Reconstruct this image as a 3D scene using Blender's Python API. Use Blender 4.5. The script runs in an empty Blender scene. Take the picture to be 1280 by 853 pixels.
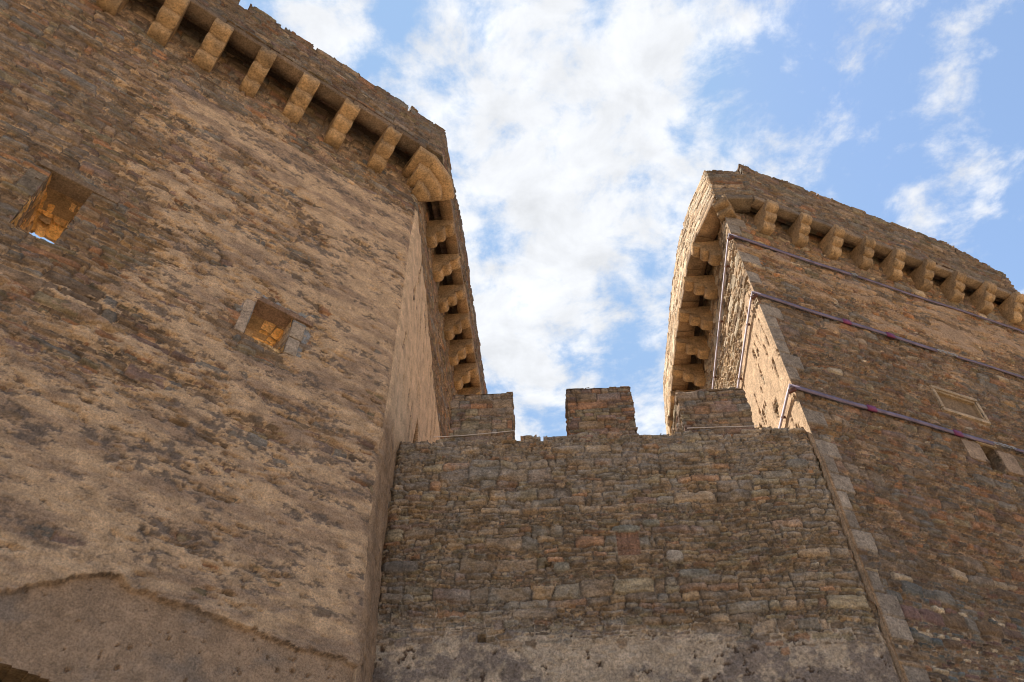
import bpy, math, random
import numpy as np
PI = math.pi
R_ = math.radians
random.seed(4)

# ------------------------------------------------------------------ camera
sc = bpy.context.scene
cam = bpy.data.objects.new('camera', bpy.data.cameras.new('camera'))
sc.collection.objects.link(cam)
cam.location = (0, 0, 1.6)
PITCH = 47.59
cam.rotation_euler = (R_(90 + PITCH), 0, 0)
cam.data.sensor_width = 36
cam.data.lens = 970.0 / 1280 * 36
cam.data.shift_x = 2.0 / 1280
cam.data.clip_end = 3000
cam.data.clip_start = 0.05
sc.camera = cam

# ------------------------------------------------------------------ sun, sky, exposure
SUN_EL, SUN_AZ = 61.0, -64.0          # azimuth from +Y towards +X
sd = (math.cos(R_(SUN_EL)) * math.sin(R_(SUN_AZ)), math.cos(R_(SUN_EL)) * math.cos(R_(SUN_AZ)), math.sin(R_(SUN_EL)))
sun = bpy.data.objects.new('sun', bpy.data.lights.new('sun', 'SUN'))
sc.collection.objects.link(sun)
sun.data.energy = 5.0
sun.data.angle = R_(0.5)
sun.data.color = (1.0, 0.93, 0.82)
from mathutils import Vector
sun.rotation_euler = Vector(sd).to_track_quat('Z', 'Y').to_euler()
sc.view_settings.view_transform = 'Standard'
sc.view_settings.look = 'None'
sc.view_settings.exposure = 1.02
sc.view_settings.gamma = 1.0
sc.view_settings.use_curve_mapping = False
sc.render.film_transparent = False
sc.cycles.filter_width = 1.05
sc.cycles.max_bounces = 8
sc.cycles.diffuse_bounces = 5

W = bpy.data.worlds.new('World')
sc.world = W
W.use_nodes = True
nt = W.node_tree
nt.nodes.clear()
def wn(t, **k):
    n = nt.nodes.new(t)
    for a, b in k.items():
        setattr(n, a, b)
    return n
def wl(a, b): nt.links.new(a, b)
def wmath(op, a, b=None, c=None, clamp=False):
    n = wn('ShaderNodeMath', operation=op, use_clamp=clamp)
    for i, x in enumerate((a, b, c)):
        if x is None: continue
        if isinstance(x, (int, float)): n.inputs[i].default_value = x
        else: wl(x, n.inputs[i])
    return n.outputs[0]
sky = wn('ShaderNodeTexSky', sky_type='NISHITA')
sky.sun_disc = False
sky.sun_elevation = R_(SUN_EL)
sky.sun_rotation = R_(SUN_AZ)
sky.air_density = 1.0
sky.dust_density = 0.4
sky.ozone_density = 1.0
tc = wn('ShaderNodeTexCoord')
sep = wn('ShaderNodeSeparateXYZ'); wl(tc.outputs['Generated'], sep.inputs[0])
zc = wmath('MAXIMUM', sep.outputs[2], 0.03)
qx = wmath('DIVIDE', sep.outputs[0], zc)
qy = wmath('DIVIDE', sep.outputs[1], zc)
cmb = wn('ShaderNodeCombineXYZ'); wl(qx, cmb.inputs[0]); wl(qy, cmb.inputs[1])
# cloud masses: (centre x, centre y, radius x, radius y, angle, weight) on the plane overhead
CLOUDS = __import__('json').loads('''[[0.062, 0.627, 0.305, 0.565, 0.0, 1.45], [0.115, 0.452, 0.258, 0.23, 0.0, 1.4], [-0.246, 0.362, 0.096, 0.081, 0.0, 1.3], [-0.025, 0.901, 0.222, 0.346, 0.0, 1.25], [-0.409, 0.248, 0.187, 0.107, 0.0, 1.0], [0.472, 0.343, 0.06, 0.041, 0.0, 0.55], [0.655, 0.567, 0.081, 0.063, 0.0, 0.55], [0.607, 0.627, 0.05, 0.059, 0.0, 0.75], [0.583, 0.425, 0.037, 0.041, 0.0, 0.3], [0.277, 1.154, 0.078, 0.12, 0.0, 0.8], [0.302, 0.367, 0.061, 0.062, 0.0, 0.9], [-0.139, 0.353, 0.05, 0.059, 0.0, -1.1], [-0.2, 0.436, 0.064, 0.05, 0.0, -0.9], [-0.081, 0.499, 0.044, 0.072, 0.0, -0.5], [-0.32, 0.398, 0.042, 0.043, 0.0, -0.5]]''')
acc = None
for (cx, cy, rx, ry, an, wt) in CLOUDS:
    mp = wn('ShaderNodeMapping', vector_type='TEXTURE')
    wl(cmb.outputs[0], mp.inputs[0])
    mp.inputs['Location'].default_value = (cx, cy, 0)
    mp.inputs['Rotation'].default_value = (0, 0, an)
    mp.inputs['Scale'].default_value = (rx, ry, 1)
    ln = wn('ShaderNodeVectorMath', operation='LENGTH'); wl(mp.outputs[0], ln.inputs[0])
    g = wmath('MULTIPLY', wmath('SUBTRACT', 1.0, wmath('SMOOTH_MIN', ln.outputs['Value'], 2.0, 0.3)), wt)
    g = wmath('MAXIMUM', g, -1.0) if wt > 0 else wmath('MINIMUM', g, 0.0)
    if acc is None: acc = g
    elif wt > 0: acc = wmath('SMOOTH_MAX', acc, g, 0.25)
    else: acc = wmath('ADD', acc, g)
def wnoise(scale, detail, rough, dist=0.0, off=(0, 0, 0)):
    mp = wn('ShaderNodeMapping'); wl(cmb.outputs[0], mp.inputs[0]); mp.inputs['Location'].default_value = off
    n = wn('ShaderNodeTexNoise'); wl(mp.outputs[0], n.inputs['Vector'])
    n.inputs['Scale'].default_value = scale; n.inputs['Detail'].default_value = detail
    n.inputs['Roughness'].default_value = rough; n.inputs['Distortion'].default_value = dist
    return n.outputs['Fac']
n1 = wnoise(8.0, 10, 0.60, 0.35)
n2 = wnoise(22, 6, 0.65, 0.1, (3, 1, 0))
fld = wmath('ADD', acc, wmath('MULTIPLY', wmath('SUBTRACT', n1, 0.5), 4.3))
fld = wmath('ADD', fld, wmath('MULTIPLY', wmath('SUBTRACT', n2, 0.5), 1.7))
mr = wn('ShaderNodeMapRange', interpolation_type='SMOOTHSTEP'); wl(fld, mr.inputs[0])
mr.inputs[1].default_value = -0.25; mr.inputs[2].default_value = 1.05
mr.inputs[3].default_value = 0.0; mr.inputs[4].default_value = 0.97
n3 = wnoise(9, 6, 0.6, 0.3, (7, 2, 0))
cb = wmath('ADD', wmath('MULTIPLY', n3, 2.4), 1.95)
cc = wn('ShaderNodeCombineColor')
wl(wmath('MULTIPLY', cb, 0.975), cc.inputs[0]); wl(wmath('MULTIPLY', cb, 0.995), cc.inputs[1]); wl(wmath('MULTIPLY', cb, 1.03), cc.inputs[2])
skm = wn('ShaderNodeMix', data_type='RGBA', blend_type='MULTIPLY'); skm.inputs[0].default_value = 1.0
wl(sky.outputs[0], skm.inputs[6]); skm.inputs[7].default_value = (1.08, 1.03, .95, 1)
skc = wn('ShaderNodeMix', data_type='RGBA', blend_type='DARKEN'); skc.inputs[0].default_value = 1.0
wl(skm.outputs[2], skc.inputs[6]); skc.inputs[7].default_value = (1.22, 1.86, 2.90, 1)
mx = wn('ShaderNodeMix', data_type='RGBA'); wl(mr.outputs[0], mx.inputs[0]); wl(skc.outputs[2], mx.inputs[6]); wl(cc.outputs[0], mx.inputs[7])
bg = wn('ShaderNodeBackground'); wl(mx.outputs[2], bg.inputs[0]); bg.inputs[1].default_value = 0.15
wo = wn('ShaderNodeOutputWorld'); wl(bg.outputs[0], wo.inputs[0])

# ------------------------------------------------------------------ numpy noise
_rng = np.random.RandomState(11)
_LAT = _rng.rand(16, 256, 256)
def vn(u, v, seed=0):
    L = _LAT[seed % 16]
    u = np.asarray(u, float) + 37.7 * (seed // 16 + 1); v = np.asarray(v, float) + 91.3
    iu = np.floor(u).astype(int); iv = np.floor(v).astype(int)
    fu = u - iu; fv = v - iv
    fu = fu * fu * (3 - 2 * fu); fv = fv * fv * (3 - 2 * fv)
    a = L[iu & 255, iv & 255]; b = L[(iu + 1) & 255, iv & 255]
    c = L[iu & 255, (iv + 1) & 255]; d = L[(iu + 1) & 255, (iv + 1) & 255]
    return (a * (1 - fu) + b * fu) * (1 - fv) + (c * (1 - fu) + d * fu) * fv
def fbm(u, v, seed=0, oct=4, rough=0.55):
    s = 0; a = 1; t = 0
    for o in range(oct):
        s = s + a * vn(u * 2 ** o, v * 2 ** o, seed + o); t += a; a *= rough
    return s / t
def sst(x, a, b):
    t = np.clip((x - a) / (b - a), 0, 1)
    return t * t * (3 - 2 * t)
def mixc(A, B, t): return A * (1 - t[..., None]) + B * t[..., None]

# ------------------------------------------------------------------ rubble stone layout
def stones(U, V, seed=1, ch=(.08, .26), seg=(.35, 1.3), ww=(1.1, 3.6), minw=.07, maxw=.60, lay=(.30, .45, .25), warp=.05, inset=(0.001, 0.010), thick=.045, cell=.007):
    """coursed rubble: wavy courses, each cut into segments of one to three beds, each bed into stones"""
    wu = U + warp * 1.6 * (fbm(U * 1.7, V * 2.2, seed + 1) - .5) + warp * .55 * (fbm(U * 9, V * 9, seed + 2, 3) - .5)
    wv = V + warp * 2.8 * (fbm(U * .8, V * 1.3, seed + 5) - .5) + warp * .9 * (fbm(U * 6, V * 10, seed + 6, 3) - .5)
    u0 = wu.min() - .3; v0 = wv.min() - .3; u1 = wu.max() + .3; v1 = wv.max() + .3
    ids = np.zeros((int((u1 - u0) / cell) + 3, int((v1 - v0) / cell) + 3), np.int32)
    rng = np.random.RandomState(seed * 7 + 3); rects = []
    z = v0
    while z < v1 + .1:
        h = ch[0] + (ch[1] - ch[0]) * rng.rand() ** 1.3
        x = u0 - .5 * rng.rand()
        while x < u1 + .1:
            L = rng.uniform(*seg); k = rng.choice(3, p=lay) + 1
            if h / k < .035: k = max(1, int(h / .035))
            fr = rng.uniform(.5, 1.5, k); fr = np.concatenate([[0], np.cumsum(fr / fr.sum())])
            for b in range(k):
                za, zb = z + h * fr[b], z + h * fr[b + 1]; bh = zb - za; y = x
                while y < x + L - 1e-6:
                    w = min(max(bh * rng.uniform(*ww), minw), maxw) * rng.uniform(.8, 1.25)
                    if x + L - (y + w) < minw: w = x + L - y
                    a0 = max(0, int(round((y - u0) / cell))); a1 = int(round((y + w - u0) / cell)); b0 = max(0, int(round((za - v0) / cell))); b1 = int(round((zb - v0) / cell))
                    if a1 > 0 and b1 > 0: ids[a0:a1, b0:b1] = len(rects)
                    rects.append((y, za, y + w, zb)); y += w
            x += L
        z += h
    rc = np.array(rects); n = len(rc)
    ins = rng.uniform(inset[0], inset[1], (n, 4))
    rc2 = rc.copy(); rc2[:, 0] += ins[:, 0]; rc2[:, 1] += ins[:, 1]; rc2[:, 2] -= ins[:, 2]; rc2[:, 3] -= ins[:, 3]
    ii = ((wu - u0) / cell).astype(int).clip(0, ids.shape[0] - 1); jj = ((wv - v0) / cell).astype(int).clip(0, ids.shape[1] - 1)
    sid = ids[ii, jj]
    r = rc2[sid]
    cxu = (r[..., 0] + r[..., 2]) / 2; cyv = (r[..., 1] + r[..., 3]) / 2
    hu = (r[..., 2] - r[..., 0]) / 2; hv = (r[..., 3] - r[..., 1]) / 2
    lu = wu - cxu; lv = wv - cyv
    skew = rng.uniform(-.14, .14, n)[sid]
    lv2 = lv + skew * lu * np.minimum(1, hv / np.maximum(hu, .01))
    rr = np.minimum(rng.uniform(.006, .05, n)[sid], np.minimum(hu, hv) * .95)
    qx = np.abs(lu) - (hu - rr); qy = np.abs(lv2) - (hv - rr)
    d = -(np.hypot(np.maximum(qx, 0), np.maximum(qy, 0)) + np.minimum(np.maximum(qx, qy), 0) - rr)
    rnd = rng.rand(n, 6)
    tilt = lu * (rnd[:, 3][sid] - .5) * .12 + lv * (rnd[:, 4][sid] - .3) * .26
    H = (rnd[:, 2][sid] - .5) * .040 + sst(d, -.006, .012) * thick - thick + .012 * np.clip(d / .05, 0, 1) + tilt
    H = H + .024 * (fbm(U * 11, V * 26, seed + 3, 4, .65) - .5) + .010 * (fbm(U * 3, V * 34, seed + 8, 2) - .5)
    return dict(H=H, d=d, sid=sid, rnd=rnd[sid], cu=cxu, cv=cyv)

PAL = {  # stone kinds: base colours
 'slate':  (.150, .152, .145), 'blue': (.120, .140, .150), 'brown': (.190, .135, .090), 'umber': (.130, .092, .064),
 'rust': (.260, .125, .062), 'ochre': (.310, .200, .095), 'olive': (.190, .165, .105), 'pale': (.480, .415, .320),
 'plum': (.165, .108, .098), 'sand': (.430, .325, .220), 'dark': (.085, .070, .060), 'tan': (.270, .200, .135)}
def palette(r, kinds):
    names = list(kinds); w = np.array([kinds[k] for k in names], float); w = np.cumsum(w / w.sum())
    cols = np.array([PAL[k] for k in names])
    return cols[np.searchsorted(w, r).clip(0, len(names) - 1)]

def stone_colour(S, U, V, kinds, seed=3, var=.35):
    c = palette(S['rnd'][..., 0], kinds)
    c = c * (1 + var * (S['rnd'][..., 1:2] - .5))
    layer = fbm(U * 5 + S['rnd'][..., 5] * 30, V * 40, seed + 20, 3)
    blot = fbm(U * 9, V * 12, seed + 21, 4)
    c = c * .62 + .38 * np.array((.185, .138, .098)) * (.75 + .5 * S['rnd'][..., 1:2])
    c = c * (1 + .55 * (layer - .5) + 1.1 * (blot - .5))[..., None]
    # rusty and grey weathering that crosses stones
    g = sst(fbm(U * 1.6, V * 2.4, seed + 22, 4), .50, .72)
    c = mixc(c, np.array((.185, .168, .150)) * (0.8 + .5 * blot)[..., None], g * .45)
    o = sst(fbm(U * 2.3, V * 3.1, seed + 23, 4), .58, .74)
    c = mixc(c, np.array((.235, .140, .055)) * (0.7 + .6 * blot)[..., None], o * .32)
    return c

# ------------------------------------------------------------------ materials
def material(name, attr=True, base=(.3, .2, .1), grain=.5, gscale=55, bump=.25, rough=.95, fine=220, spots=0.0, spotcol=(.5, .46, .38), metal=0.0, big=.25):
    m = bpy.data.materials.new(name); m.use_nodes = True
    t = m.node_tree; N = t.nodes; L = t.links
    b = N['Principled BSDF']; b.inputs['Roughness'].default_value = rough; b.inputs['Metallic'].default_value = metal
    b.inputs['Specular IOR Level'].default_value = .25
    tcn = N.new('ShaderNodeTexCoord')
    def noise(sc_, det, ro, dist=0):
        n = N.new('ShaderNodeTexNoise'); L.new(tcn.outputs['Object'], n.inputs['Vector'])
        n.inputs['Scale'].default_value = sc_; n.inputs['Detail'].default_value = det; n.inputs['Roughness'].default_value = ro
        n.inputs['Distortion'].default_value = dist
        return n.outputs['Fac']
    def rng(x, a, b_, c, d):
        r = N.new('ShaderNodeMapRange'); L.new(x, r.inputs[0])
        for i, q in enumerate((a, b_, c, d)): r.inputs[i + 1].default_value = q
        return r.outputs[0]
    if attr:
        a = N.new('ShaderNodeAttribute'); a.attribute_name = 'col'; src = a.outputs['Color']
    else:
        rgb = N.new('ShaderNodeRGB'); rgb.outputs[0].default_value = (*base, 1); src = rgb.outputs[0]
    ng = noise(gscale, 8, .7, .3)
    nb = noise(4.5, 5, .6, .4)
    f = N.new('ShaderNodeMath'); f.operation = 'MULTIPLY'
    L.new(rng(ng, .3, .7, 1 - grain, 1 + grain), f.inputs[0]); L.new(rng(nb, .3, .7, 1 - big, 1 + big), f.inputs[1])
    mm = N.new('ShaderNodeVectorMath'); mm.operation = 'SCALE'; L.new(src, mm.inputs[0]); L.new(f.outputs[0], mm.inputs['Scale'])
    out = mm.outputs[0]
    if spots > 0:
        ns = noise(38, 6, .75, .6)
        sp = rng(ns, .60, .70, 0, spots)
        x = N.new('ShaderNodeMix'); x.data_type = 'RGBA'; L.new(sp, x.inputs[0]); L.new(out, x.inputs[6]); x.inputs[7].default_value = (*spotcol, 1)
        out = x.outputs[2]
        nd = noise(26, 6, .7, .4)
        sp = rng(nd, .62, .72, 0, spots)
        x = N.new('ShaderNodeMix'); x.data_type = 'RGBA'; L.new(sp, x.inputs[0]); L.new(out, x.inputs[6]); x.inputs[7].default_value = (.05, .042, .036, 1)
        out = x.outputs[2]
    L.new(out, b.inputs['Base Color'])
    if bump > 0:
        bp = N.new('ShaderNodeBump'); bp.inputs['Strength'].default_value = bump; bp.inputs['Distance'].default_value = .03
        nf = noise(fine, 6, .7)
        ad = N.new('ShaderNodeMath'); ad.operation = 'ADD'; L.new(ng, ad.inputs[0])
        h = N.new('ShaderNodeMath'); h.operation = 'MULTIPLY'; L.new(nf, h.inputs[0]); h.inputs[1].default_value = .4
        L.new(h.outputs[0], ad.inputs[1]); L.new(ad.outputs[0], bp.inputs['Height']); L.new(bp.outputs[0], b.inputs['Normal'])
    return m
M = {
 'masonry': material('masonry', grain=.55, gscale=30, bump=1.0, spots=.6),
 'render': material('weathered_render', grain=.45, gscale=40, bump=.8, spots=.42, spotcol=(.52, .42, .31)),
 'carved': material('carved_sandstone', grain=.55, gscale=26, bump=1.2, spots=.55, spotcol=(.40, .27, .13)),
 'steel': material('painted_steel', attr=False, base=(.16, .12, .15), grain=.15, gscale=30, bump=.05, rough=.85, metal=0.0, big=.3),
 'steel_light': material('sunlit_grey_steel', attr=False, base=(.40, .34, .38), grain=.2, gscale=30, bump=.05, rough=.7, big=.15),  # paler copy of the band steel, sunlight put into its base colour
 'clamp': material('maroon_paint', attr=False, base=(.17, .035, .085), grain=.2, gscale=40, bump=.05, rough=.55),
 'rusty': material('rusty_iron', attr=False, base=(.11, .045, .03), grain=.3, gscale=50, bump=.2, rough=.8),
 'chain': material('galvanised_steel', attr=False, base=(.34, .34, .35), grain=.2, gscale=40, bump=.05, rough=.4, metal=.7),
 'cable': material('white_cable_sheath', attr=False, base=(.52, .44, .38), grain=.1, gscale=30, bump=.02, rough=.6),
 'earth': material('dry_earth', attr=False, base=(.42, .33, .23), grain=.3, gscale=6, bump=.4, fine=40),
}

# ------------------------------------------------------------------ scene helpers
col = sc.collection
def tag(o, label=None, cat=None, group=None, kind=None):
    if label: o['label'] = label
    if cat: o['category'] = cat
    if group: o['group'] = group
    if kind: o['kind'] = kind
    return o
def empty(name, loc=(0, 0, 0)):
    o = bpy.data.objects.new(name, None); col.objects.link(o); o.location = loc; o.empty_display_size = .3
    return o
class MB:
    def __init__(s): s.v = []; s.f = []; s.c = []; s.n = 0
    def add(s, V, F, C):
        V = np.asarray(V, float).reshape(-1, 3); F = np.asarray(F, int).reshape(-1, 4)
        C = np.asarray(C, float)
        if C.ndim == 1: C = np.repeat(C[None], len(V), 0)
        C = C.reshape(-1, 3)
        s.v.append(V); s.f.append(F + s.n); s.c.append(C); s.n += len(V)
    def build(s, name, m, parent=None, smooth=True):
        V = np.concatenate(s.v); F = np.concatenate(s.f); C = np.concatenate(s.c)
        C = C * np.array((1.055, .955, .84))
        used = np.zeros(len(V), bool); used[F.ravel()] = True
        re = np.cumsum(used) - 1; V = V[used]; C = C[used]; F = re[F]
        off = np.zeros(3)
        if parent is None:
            off = np.array([V[:, 0].mean(), V[:, 1].mean(), V[:, 2].min()])
        else:
            off = np.array(parent.location) if parent.parent is None else np.array(parent.location) + np.array(parent.parent.location)
        me = bpy.data.meshes.new(name)
        me.vertices.add(len(V)); me.vertices.foreach_set('co', (V - off).astype(np.float32).ravel())
        me.loops.add(F.size); me.loops.foreach_set('vertex_index', F.astype(np.int32).ravel())
        me.polygons.add(len(F)); me.polygons.foreach_set('loop_start', np.arange(0, F.size, 4, dtype=np.int32))
        me.update(calc_edges=True)
        a = me.attributes.new('col', 'FLOAT_COLOR', 'POINT')
        a.data.foreach_set('color', np.concatenate([np.clip(C, .01, .95), np.ones((len(C), 1))], 1).astype(np.float32).ravel())
        if smooth: me.polygons.foreach_set('use_smooth', np.ones(len(F), bool))
        me.materials.append(m); me.update()
        o = bpy.data.objects.new(name, me); col.objects.link(o)
        if parent is not None: o.parent = parent
        else: o.location = off
        return o

class Path:
    """plan polyline walked left to right as seen from outside; normal on the right hand"""
    def __init__(s, pts, u_at=None):
        s.p = np.array(pts, float); d = np.diff(s.p, axis=0); s.l = np.hypot(d[:, 0], d[:, 1]); s.d = d / s.l[:, None]
        s.u = np.concatenate([[0], np.cumsum(s.l)])
        if u_at is not None: s.u = s.u - s.u[u_at]
        s.nrm = np.stack([s.d[:, 1], -s.d[:, 0]], 1)
    def at(s, u, miter=True):
        u = np.asarray(u, float); k = np.clip(np.searchsorted(s.u, u, side='right') - 1, 0, len(s.l) - 1)
        P = s.p[k] + s.d[k] * (u - s.u[k])[..., None]; N = s.nrm[k].copy()
        if miter:
            for i in range(1, len(s.l)):
                h = np.abs(u - s.u[i]) < 1e-6
                if h.any():
                    a, b = s.nrm[i - 1], s.nrm[i]; N[h] = (a + b) / (1 + a @ b)
        return P, N
    def grid(s, a, b, step):
        us = np.arange(a, b + step * .5, step)
        for x in s.u:
            if a < x < b: us = us[np.abs(us - x) > step * .45]; us = np.append(us, x)
        return np.sort(us)

def depth_at(path, us, T):
    """wall thickness, drawn in where two thick walls meet at a sharp corner"""
    t = np.full(len(us), float(T))
    for i in range(1, len(path.l)):
        turn = math.acos(max(-1, min(1, float(path.d[i - 1] @ path.d[i]))))
        if turn > R_(80): t = np.minimum(t, .02 + np.abs(us - path.u[i]) / math.tan(turn / 2) * .96)
    return t
def sheet(mb, path, us, vs, H, C, keep=None, T=0, back=0, zoff=None, layers=6, edges='tblr', rcol=None, shift=None, base=0):
    nu, nv = len(us), len(vs)
    P, N = path.at(us)
    Tu = depth_at(path, us, T)[:, None] if T > 0 else 0
    U, V = np.meshgrid(us, vs, indexing='ij')
    Z = V if zoff is None else V + zoff(U)
    def pos(Hh):
        X = np.empty((nu, nv, 3)); X[..., 0] = P[:, 0:1] + N[:, 0:1] * Hh; X[..., 1] = P[:, 1:2] + N[:, 1:2] * Hh; X[..., 2] = Z
        if shift is not None: X[..., :2] += shift(U, V)
        return X
    X = pos(H)
    I = np.arange(nu * nv).reshape(nu, nv)
    if keep is None: keep = np.ones((nu - 1, nv - 1), bool)
    F = np.stack([I[:-1, :-1], I[1:, :-1], I[1:, 1:], I[:-1, 1:]], -1)[keep]
    mb.add(X, F, C)
    if T > 0:
        K = np.zeros((nu + 1, nv + 1), bool); K[1:-1, 1:-1] = keep
        E = []
        def edge(mask, a, b): E.append(np.stack([a[mask], b[mask]], -1))
        c = K[1:-1, 1:-1]
        m = c & ~K[:-2, 1:-1]
        if 'l' not in edges: m[0] = False
        edge(m, I[:-1, 1:], I[:-1, :-1])
        m = c & ~K[2:, 1:-1]
        if 'r' not in edges: m[-1] = False
        edge(m, I[1:, :-1], I[1:, 1:])
        m = c & ~K[1:-1, :-2]
        if 'b' not in edges: m[:, 0] = False
        edge(m, I[:-1, :-1], I[1:, :-1])
        m = c & ~K[1:-1, 2:]
        if 't' not in edges: m[:, -1] = False
        edge(m, I[1:, 1:], I[:-1, 1:])
        E = np.concatenate(E)
        Xf = X.reshape(-1, 3); Bk = pos(base - Tu - .03 + 0 * H).reshape(-1, 3); Cf = np.asarray(C).reshape(-1, 3)
        uf = U.ravel(); vf = V.ravel()
        ts = np.linspace(0, 1, layers + 1)
        rows = []; cols = []
        for k, t in enumerate(ts):
            x = Xf[E] * (1 - t) + Bk[E] * t
            if 0 < k < layers:
                j = (vn(uf[E] * 9 + k * 3.1, vf[E] * 9, 5) - .5) * .03
                x = x + np.array([.3, .3, 1]) * j[..., None]
            rows.append(x)
            cc = Cf[E] * (.8 + .4 * vn(uf[E] * 6 + 7 * k, vf[E] * 6, 7))[..., None]
            if rcol is not None and k > 0: cc = np.array(rcol) * (.75 + .5 * vn(uf[E] * 7 + 7 * k, vf[E] * 7, 8))[..., None]
            cols.append(cc)
        n = len(E); V3 = np.stack(rows, 0); C3 = np.stack(cols, 0)  # layers+1, n, 2, 3
        J = np.arange((layers + 1) * n * 2).reshape(layers + 1, n, 2)
        Fq = np.stack([J[:-1, :, 1], J[:-1, :, 0], J[1:, :, 0], J[1:, :, 1]], -1)
        mb.add(V3, Fq, C3)
    if back:
        a = np.unique(np.concatenate([np.arange(0, nu, back), [nu - 1]])); b = np.unique(np.concatenate([np.arange(0, nv, back), [nv - 1]]))
        Xb = pos(base - Tu - .03 + 0 * H)[np.ix_(a, b)]; Cb = np.asarray(C).reshape(nu, nv, 3)[np.ix_(a, b)]
        kk = np.zeros((len(a) - 1, len(b) - 1), bool)
        for i in range(len(a) - 1):
            for j in range(len(b) - 1):
                kk[i, j] = keep[a[i]:a[i + 1], b[j]:b[j + 1]].all()
        Ib = np.arange(len(a) * len(b)).reshape(len(a), len(b))
        Fb = np.stack([Ib[:-1, 1:], Ib[1:, 1:], Ib[1:, :-1], Ib[:-1, :-1]], -1)[kk]
        mb.add(Xb, Fb, Cb)

def centres(us, vs):
    return np.meshgrid((us[1:] + us[:-1]) / 2, (vs[1:] + vs[:-1]) / 2, indexing='ij')
def vgrid(bands):   # (z0, z1, step) bands
    out = []
    for a, b, s in bands: out.append(np.arange(a, b - s * .3, s))
    out.append([bands[-1][1]])
    return np.concatenate(out)

def sweep(mb, slices, prof, c, seed=0, jit=.008, bev=.012):
    """closed profile (out, z) swept through slices = [(point xy, out dir xy)]; rounded end edges"""
    prof = np.array(prof, float); n = len(prof)
    cen = prof.mean(0)
    sl = []
    S = [(np.array(p, float), np.array(d, float)) for p, d in slices]
    t0 = (S[1][0] - S[0][0]); t0 /= np.hypot(*t0); t1 = (S[-1][0] - S[-2][0]); t1 /= np.hypot(*t1)
    full = [(S[0][0], S[0][1], 1)] + [(S[0][0] + t0 * bev, S[0][1], 0)] + [(p, d, 0) for p, d in S[1:-1]] + [(S[-1][0] - t1 * bev, S[-1][1], 0), (S[-1][0], S[-1][1], 1)]
    V = []; C = []
    for k, (p, d, e) in enumerate(full):
        q = prof.copy()
        if e:
            r = q - cen; ln = np.hypot(r[:, 0], r[:, 1])[:, None]; q = cen + r * np.maximum(0, 1 - bev / np.maximum(ln, .02))
        j = (vn(q[:, 0] * 14 + k * .9 + seed * 5.3, q[:, 1] * 14 + seed, 3) - .5) * 2 * jit + (vn(q[:, 0] * 30 + k * 2.1, q[:, 1] * 30 + seed * 3, 4) - .5) * jit
        q = q + j[:, None] * np.array([1, .7])
        V.append(np.stack([p[0] + d[0] * q[:, 0], p[1] + d[1] * q[:, 0], q[:, 1]], -1))
        f = .72 + .6 * fbm(q[:, 0] * 5 + k * .8 + seed * 3, q[:, 1] * 5 + seed, 6, 3)
        g_ = sst(fbm(q[:, 0] * 4 + seed * 2.3, q[:, 1] * 4 + k * .5, 2, 3), .50, .62)[:, None]
        C.append(np.array(c) * f[:, None] * (1 - g_ * .38) + g_ * .38 * np.array((.15, .125, .10)))
    m = len(full); V = np.array(V); C = np.array(C)
    I = np.arange(m * n).reshape(m, n); I2 = np.roll(I, -1, 1)
    F = np.stack([I[:-1], I2[:-1], I2[1:], I[1:]], -1).reshape(-1, 4)
    mb.add(V, F, C)
    for k in (0, m - 1):   # end caps as strips to the centroid
        base = V[k]; ctr = base.mean(0)
        mid = ctr + (base - ctr) * .5
        A = np.concatenate([base, mid, ctr[None]]); a = np.arange(n); b = (a + 1) % n
        F = np.concatenate([np.stack([a, b, b + n, a + n], -1), np.stack([a + n, b + n, np.full(n, 2 * n), np.full(n, 2 * n)], -1)])
        # last strip as degenerate-free triangles: split into quads with duplicated centre
        tri = []
        for i in range(0, n - n % 2, 2): tri.append([i + n, (i + 1) % n + n, (i + 2) % n + n, 2 * n])
        F = np.concatenate([np.stack([a, b, b + n, a + n], -1), np.array(tri)])
        if n % 2: F = np.concatenate([F, np.array([[n - 1 + n, n, 2 * n, 2 * n]])[:0]])
        CC = np.concatenate([C[k], C[k], C[k].mean(0)[None]])
        mb.add(A, F, CC)

def rollprofile(lobes, r, x0, dx, z0, dz, top, sq=2.0, rz=None):
    """stepped corbel: lobes of rounded noses under a flat top, running back into the wall"""
    pts = [(-.12, z0 - r * .6)]
    rz = rz or r
    for k in range(lobes):
        for th in np.linspace(-100, 25, 9):
            c, s = math.cos(R_(th)), math.sin(R_(th))
            pts.append((x0 + dx * k + r * math.copysign(abs(c) ** (2 / sq), c), z0 + dz * k + rz * math.copysign(abs(s) ** (2 / sq), s)))
    pts.append((x0 + dx * (lobes - 1) + r * .96, top)); pts.append((x0 + dx * (lobes - 1) * .5, top)); pts.append((-.12, top))
    for q in np.linspace(.8, .2, 4): pts.append((-.12, z0 - r * .6 + (top - z0 + r * .6) * q))
    if len(pts) % 2: pts.append((-.12, z0 - r * .6 + .02))
    return pts

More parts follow.
